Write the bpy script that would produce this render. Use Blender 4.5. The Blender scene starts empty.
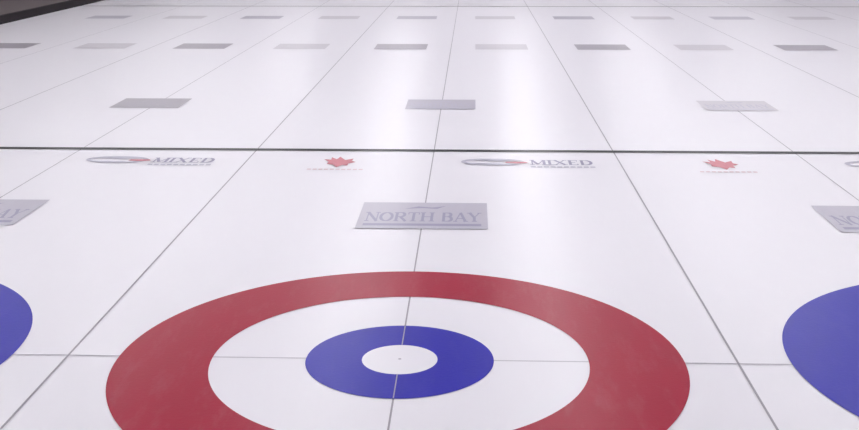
import bpy, math, random
import numpy as np
from mathutils import Matrix, Vector
S=4.336; HALF=S/2; HOG=6.58
f,pit,yaw,roll,cx,cy,cz=[1111.26691, 0.26414, 0.03827, -0.00185, 0.44974, -6.67449, 2.77719]
R=Matrix.Rotation(yaw,3,'Z')@Matrix.Rotation(math.pi/2-pit,3,'X')@Matrix.Rotation(roll,3,'Z')
cd=bpy.data.cameras.new("camera"); co=bpy.data.objects.new("camera",cd); bpy.context.collection.objects.link(co)
co.matrix_world=Matrix.Translation((cx,cy,cz))@R.to_4x4(); cd.sensor_width=36; cd.lens=36*f/859; cd.clip_end=300
bpy.context.scene.camera=co
bpy.context.scene.view_settings.view_transform='Standard'

# ---------------- materials ----------------
IR=.33
def mat(name,col,rough=IR,frost=0.0,emis=None,ior=1.31,mot=0.0,bump=0.0):
    m=bpy.data.materials.new(name); m.use_nodes=True; n=m.node_tree.nodes; l=m.node_tree.links
    b=n["Principled BSDF"]; b.inputs["Roughness"].default_value=rough; b.inputs["IOR"].default_value=ior
    if emis:
        b.inputs["Emission Color"].default_value=(*col,1); b.inputs["Emission Strength"].default_value=emis
    g=n.new("ShaderNodeNewGeometry"); mp=n.new("ShaderNodeMapping"); l.new(g.outputs["Position"],mp.inputs[0])
    nz=n.new("ShaderNodeTexNoise"); nz.inputs["Scale"].default_value=4; nz.inputs["Detail"].default_value=8; nz.inputs["Roughness"].default_value=.7
    mp.inputs["Rotation"].default_value=(0,0,.5); mp.inputs["Scale"].default_value=(1.8,.5,1)
    l.new(mp.outputs[0],nz.inputs["Vector"])
    rp=n.new("ShaderNodeValToRGB"); rp.color_ramp.elements[0].position=.50; rp.color_ramp.elements[1].position=.85
    k=[max(0,c-mot) for c in col]
    hi=[c+(0.85-c)*frost for c in col] if frost>0 else [min(1,c+mot) for c in col]
    rp.color_ramp.elements[0].color=(*k,1); rp.color_ramp.elements[1].color=(*hi,1)
    l.new(nz.outputs[0],rp.inputs[0]); l.new(rp.outputs[0],b.inputs["Base Color"])
    if bump>0:
        n2=n.new("ShaderNodeTexNoise"); n2.inputs["Scale"].default_value=45; n2.inputs["Detail"].default_value=3
        l.new(g.outputs["Position"],n2.inputs["Vector"])
        bp=n.new("ShaderNodeBump"); bp.inputs["Strength"].default_value=bump; bp.inputs["Distance"].default_value=.004
        l.new(n2.outputs[0],bp.inputs["Height"]); l.new(bp.outputs[0],b.inputs["Normal"])
    return m
M=dict(
 ice=mat("pebbled_ice",(.755,.745,.785),mot=.008,bump=.15),
 red=mat("red_paint_under_ice",(.325,.000,.028),frost=.05,bump=.15,ior=1.22),
 blue=mat("blue_paint_under_ice",(.012,.010,.35),frost=.02,bump=.15,ior=1.24),
 white=mat("white_paint_under_ice",(.765,.755,.795),mot=.005,bump=.15),
 line=mat("grey_line",(.30,.29,.32)),
 tline=mat("tee_line_grey",(.47,.45,.50)),
 hog=mat("black_hog_line",(.012,.012,.016),ior=1.2),
 gmid=mat("decal_grey",(.47,.455,.52),mot=.02),
 gdark=mat("decal_dark_grey",(.39,.37,.41),mot=.03),
 glight=mat("decal_light_grey",(.58,.56,.60),mot=.02),
 ink=mat("decal_ink",(.28,.27,.39)),
 ink2=mat("decal_ink_soft",(.46,.45,.54)),
 ink3=mat("decal_ink_faint",(.36,.34,.39)),
 redink=mat("decal_red",(.52,.14,.18)),
 redsoft=mat("decal_red_soft",(.64,.48,.51)),
 rubber=mat("black_rubber",(.014,.010,.013),.7,ior=1.3),
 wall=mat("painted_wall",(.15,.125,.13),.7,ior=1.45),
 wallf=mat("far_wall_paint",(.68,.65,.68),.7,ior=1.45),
 ceil=mat("ceiling_paint",(.42,.41,.43),.8,ior=1.45),
 metal=mat("lamp_housing",(.6,.6,.6),.5,ior=1.45),
 tube=mat("lit_tube",(1,.98,1.0),.5,emis=26.5),
)
def link(o,parent=None):
    bpy.context.collection.objects.link(o)
    if parent: o.parent=parent
    return o
def mesh(name,verts,faces,m,parent=None,loc=(0,0,0)):
    me=bpy.data.meshes.new(name); me.from_pydata(verts,[],faces); me.materials.append(m); me.update()
    o=bpy.data.objects.new(name,me); o.location=loc; return link(o,parent)
def polys(name,pl,m,z,parent=None,loc=(0,0,0)):
    v=[];fc=[]
    for i,pg in enumerate(pl):
        a=sum(pg[k][0]*pg[(k+1)%len(pg)][1]-pg[(k+1)%len(pg)][0]*pg[k][1] for k in range(len(pg)))
        if a<0: pg=pg[::-1]
        s=len(v); v+=[(x,y,z+i*2e-6) for x,y in pg]; fc.append(list(range(s,s+len(pg))))
    return mesh(name,v,fc,m,parent,loc)
def rect(x0,x1,y0,y1): return [(x0,y0),(x1,y0),(x1,y1),(x0,y1)]
def ring(name,ro,ri,m,z,parent,n=160):
    v=[];fc=[]
    for i in range(n):
        a=2*math.pi*i/n; c,s=math.cos(a),math.sin(a); v+=[(ro*c,ro*s,z),(ri*c,ri*s,z)]
    for i in range(n):
        j=(i+1)%n; fc.append([2*i,2*j,2*j+1,2*i+1])
    return mesh(name,v,fc,m,parent)
def disc(name,r,m,z,parent,n=96):
    return mesh(name,[(r*math.cos(2*math.pi*i/n),r*math.sin(2*math.pi*i/n),z) for i in range(n)],[list(range(n))],m,parent)
def empty(name,loc=(0,0,0)):
    o=bpy.data.objects.new(name,None); o.location=loc; o.empty_display_size=.2; return link(o)
def box(name,x0,x1,y0,y1,z0,z1,m,parent=None):
    v=[(x,y,z) for z in(z0,z1) for y in(y0,y1) for x in(x0,x1)]
    fc=[[0,2,3,1],[4,5,7,6],[0,1,5,4],[2,6,7,3],[0,4,6,2],[1,3,7,5]]
    return mesh(name,v,fc,m,parent)
def st(x0,y0,x1,y1,w):
    dx,dy=x1-x0,y1-y0; L_=math.hypot(dx,dy); nx,ny=-dy/L_*w/2,dx/L_*w/2
    return [(x0+nx,y0+ny),(x0-nx,y0-ny),(x1-nx,y1-ny),(x1+nx,y1+ny)]
def arc(cx,cy,rx,ry,a0,a1,w0,w1,n=14):
    out=[]
    for i in range(n):
        t0=math.radians(a0+(a1-a0)*i/n); t1=math.radians(a0+(a1-a0)*(i+1)/n)
        def P(t,k):
            w=(w0*abs(math.cos(t))+w1*abs(math.sin(t)))*k; return (cx+(rx+w)*math.cos(t),cy+(ry+w)*math.sin(t))
        out.append([P(t0,-.5),P(t1,-.5),P(t1,.5),P(t0,.5)])
    return out
T,t_=.19,.08
def ser(x,y,w=.3): return rect(x-w/2,x+w/2,y,y+t_) if y<.5 else rect(x-w/2,x+w/2,y-t_,y)
L={
'N':(.95,[st(.15,0,.15,1,t_),st(.8,0,.8,1,t_),st(.12,1,.82,0,T),ser(.15,0),ser(.12,1),ser(.8,1)]),
'O':(.95,arc(.47,.5,.38,.45,0,360,T,t_,28)),
'R':(.92,[st(.2,0,.2,1,T),rect(.2,.5,.92,1),rect(.2,.5,.47,.55),st(.45,.5,.85,0,T),ser(.2,0,.36),ser(.2,1,.36)]+arc(.48,.735,.24,.225,-90,90,T,t_)),
'T':(.85,[st(.42,0,.42,1,T),rect(.03,.81,.92,1),ser(.42,0,.4),rect(.03,.1,.75,1),rect(.74,.81,.75,1)]),
'H':(1.0,[st(.2,0,.2,1,T),st(.8,0,.8,1,T),rect(.2,.8,.47,.55),ser(.2,0,.36),ser(.2,1,.36),ser(.8,0,.36),ser(.8,1,.36)]),
'B':(.85,[st(.2,0,.2,1,T),rect(.1,.48,.92,1),rect(.1,.5,.49,.57),rect(.1,.5,0,.08)]+arc(.46,.745,.22,.215,-90,90,T,t_)+arc(.48,.285,.25,.245,-90,90,T,t_)),
'A':(.95,[st(.13,0,.47,1,t_),st(.46,1,.82,0,T),rect(.25,.7,.3,.38),ser(.13,0,.28),ser(.82,0,.32)]),
'Y':(.9,[st(.12,1,.45,.45,T),st(.8,1,.45,.45,t_),st(.45,0,.45,.5,T),ser(.12,1,.34),ser(.8,1,.28),ser(.45,0,.36)]),
'M':(1.1,[st(.15,0,.15,1,t_),st(.95,0,.95,1,T),st(.15,1,.52,.1,T),st(.52,.1,.95,1,t_),ser(.15,0),ser(.13,1),ser(.95,0,.34),ser(.95,1,.34)]),
'I':(.45,[st(.22,0,.22,1,T),ser(.22,0,.38),ser(.22,1,.38)]),
'X':(.95,[st(.13,1,.8,0,T),st(.8,1,.13,0,t_),ser(.13,1),ser(.8,1),ser(.13,0),ser(.8,0)]),
'E':(.8,[st(.2,0,.2,1,T),rect(.08,.7,.92,1),rect(.1,.55,.47,.55),rect(.08,.72,0,.08),rect(.65,.72,0,.25),rect(.64,.7,.75,1)]),
'D':(.95,[st(.2,0,.2,1,T),rect(.08,.45,.92,1),rect(.08,.45,0,.08)]+arc(.42,.5,.38,.46,-90,90,T,t_)),
' ':(.4,[])}
def word(s,x0,x1,y0,y1):
    tot=sum(L[c][0] for c in s); k=(x1-x0)/tot; out=[]; x=0
    for c in s:
        for pg in L[c][1]: out.append([(x0+(x+a)*k,y0+b*(y1-y0)) for a,b in pg])
        x+=L[c][0]
    return out

# ---------------- room ----------------
XL,XR,Y0,Y1,HC=-11.95,13.4,-12,46,5.6
mesh("floor",[(XL-2.8,Y0,0),(XR+2,Y0,0),(XR+2,Y1,0),(XL-2.8,Y1,0)],[[0,1,2,3]],M['ice'])
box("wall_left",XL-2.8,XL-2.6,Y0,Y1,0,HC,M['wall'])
box("wall_right",XR+2,XR+2.2,Y0,Y1,0,HC,M['wallf'])
box("wall_far",XL-2.8,XR+2.2,Y1,Y1+.2,0,HC,M['wallf'])
box("wall_near",XL-2.8,XR+2.2,Y0-.2,Y0,0,HC,M['wallf'])
box("ceiling",XL-2.8,XR+2.2,Y0-.2,Y1+.2,HC,HC+.2,M['ceil'])
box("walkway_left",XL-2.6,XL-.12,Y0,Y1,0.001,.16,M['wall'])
box("side_bumper",XL-.12,XL,Y0,Y1,.001,.22,M['rubber'])
for x in (-10.8,-6.48,-2.16,2.16,6.48,10.8):
    for y in np.arange(-2.8,44,5.2):
        e=empty("ceiling_light",(x,float(y),HC-.25))
        box("housing",-.16,.16,-1.3,1.3,.03,.25,M['metal'],e)
        box("tubes",-.13,.13,-1.25,1.25,-.03,.028,M['tube'],e)
# ---------------- lines (coloured rings are painted over them) ----------------
xs=[i*S for i in (-2,-1,0,1,2)]
for x in xs: polys("sheet_center_line",[rect(x-.006,x+.006,-3.6,39)],M['line'],.0030)
for i in range(-2,3):
    x=(i+.5)*S
    polys("sheet_divider_line",[rect(x-.0075,x+.0075,-8,42)],M['line'],.0036)
for y in (0,34.9): polys("tee_line",[rect(XL,XR,y-.0075,y+.0075)],M['tline'],.0033)
for y in (HOG,HOG+21.95): polys("hog_line",[rect(XL,XR,y-.062,y+.062)],M['hog'],.0052)
# ---------------- houses ----------------
for yc in (0,34.9):
    for i,x in enumerate(xs):
        a=(M['red'],M['blue']) if i%2==0 else (M['blue'],M['red'])
        e=empty("curling_house",(x-(.03 if i==1 else 0),yc,0))
        ring("outer_ring",1.829,1.216,a[0],.0042,e)
        ring("inner_ring",.607,.244,a[1],.0042,e)
        ring("white_ring",1.216,.607,M['white'],.0015,e)
        disc("button",.244,M['white'],.0042,e)
        disc("tee_spot",.011,M['ink3'],.006,e,16)
        if i==2:
            polys("line_through_paint",[rect(-.004,.004,-.60,-.25),rect(-.004,.004,.25,.60)],M['ink3'],.0048,e)
# ---------------- decals ----------------
def sponsor(x,y,w,d,m,detail=1,inkm=None):
    if x-w/2<XL+.05: return
    inkm=inkm or M['ink']
    e=empty("sponsor_decal",(x,y,0))
    polys("panel",[rect(-w/2,w/2,-d/2,d/2)],m,.006,e)
    if detail:
        polys("lettering",word("NORTH BAY",-w*.45,w*.45,-d*.24,d*.10),inkm,.0066,e)
        polys("underline",[rect(-w*.45,w*.45,-d*.40,-d*.32)],inkm,.0066,e)
        polys("emblem",[[(-.16*w,.24*d),(-.05*w,.34*d),(.06*w,.30*d),(.17*w,.36*d),(.10*w,.24*d),(0,.27*d)]],inkm,.0066,e)
    return e
for x in xs: sponsor(x*1.015,3.56,1.22,.95,M['gmid'])
for i,x in enumerate(xs): sponsor(x*1.02-.01,9.98,1.04,.88,[M['gdark'],M['gdark'],M['gmid'],M['glight'],M['gmid']][i],1,[M['ink3'],M['ink3'],M['ink2'],M['ink2'],M['ink2']][i])
for j in range(-6,6):
    x=(-.25+.5*j)*S
    dk=(j%2==0)
    sponsor(x,17.56,1.12,1.0,M['gdark'] if dk else M['glight'],1 if dk else 0,M['ink3'])
    sponsor(x,24.6,1.1,.9,M['gmid'] if dk else M['glight'],0)
for x in xs:
    e=empty("event_logo_decal",(x*1.015+1.08,5.93,0))
    polys("stone_outline",[[(a-.38,b+.02) for a,b in pg] for pg in arc(0,0,.34,.15,0,360,.05,.05,32)],M['ink2'],.006,e)
    polys("stone_handle",[[(-.60,.08),(-.30,.16),(-.12,.10),(-.3,.06)],[(-.75,-.03),(-.3,-.06),(-.08,-.14),(-.45,-.16)]],M['ink2'],.0064,e)
    polys("swoosh",[[(-.22,.03),(.0,.03),(.03,-.03),(-.12,-.07),(-.24,-.03)]],M['redink'],.0068,e)
    polys("lettering",word("MIXED",.05,.78,-.12,.13),M['ink'],.006,e)
    polys("tagline",[rect(.05+i*.075,.05+i*.075+.055,-.26,-.20) for i in range(10)],M['ink2'],.006,e)
    if x*1.015-1.4<XL: continue
    e=empty("association_logo_decal",(x*1.015-1.08,5.76,0))
    leaf=[(0,-.16),(.06,-.08),(.13,-.10),(.13,-.02),(.22,.04),(.16,.08),(.17,.17),(.07,.11),(-.02,.24),(-.05,.14),(-.13,.22),(-.12,.12),(-.22,.14),(-.14,.04),(-.15,-.04),(-.06,-.07)]
    leaf=[(a*.88,b*1.4+.08) for a,b in leaf]
    polys("leaf",[[(0,.08),leaf[i],leaf[(i+1)%len(leaf)]] for i in range(len(leaf))],M['redink'],.006,e)
    polys("caption",[rect(-.32+i*.065,-.32+i*.065+.045,-.28,-.23) for i in range(10)],M['redsoft'],.006,e)
w=bpy.data.worlds.new("world"); bpy.context.scene.world=w; w.use_nodes=True
w.node_tree.nodes["Background"].inputs[0].default_value=(.8,.8,.85,1); w.node_tree.nodes["Background"].inputs[1].default_value=.3
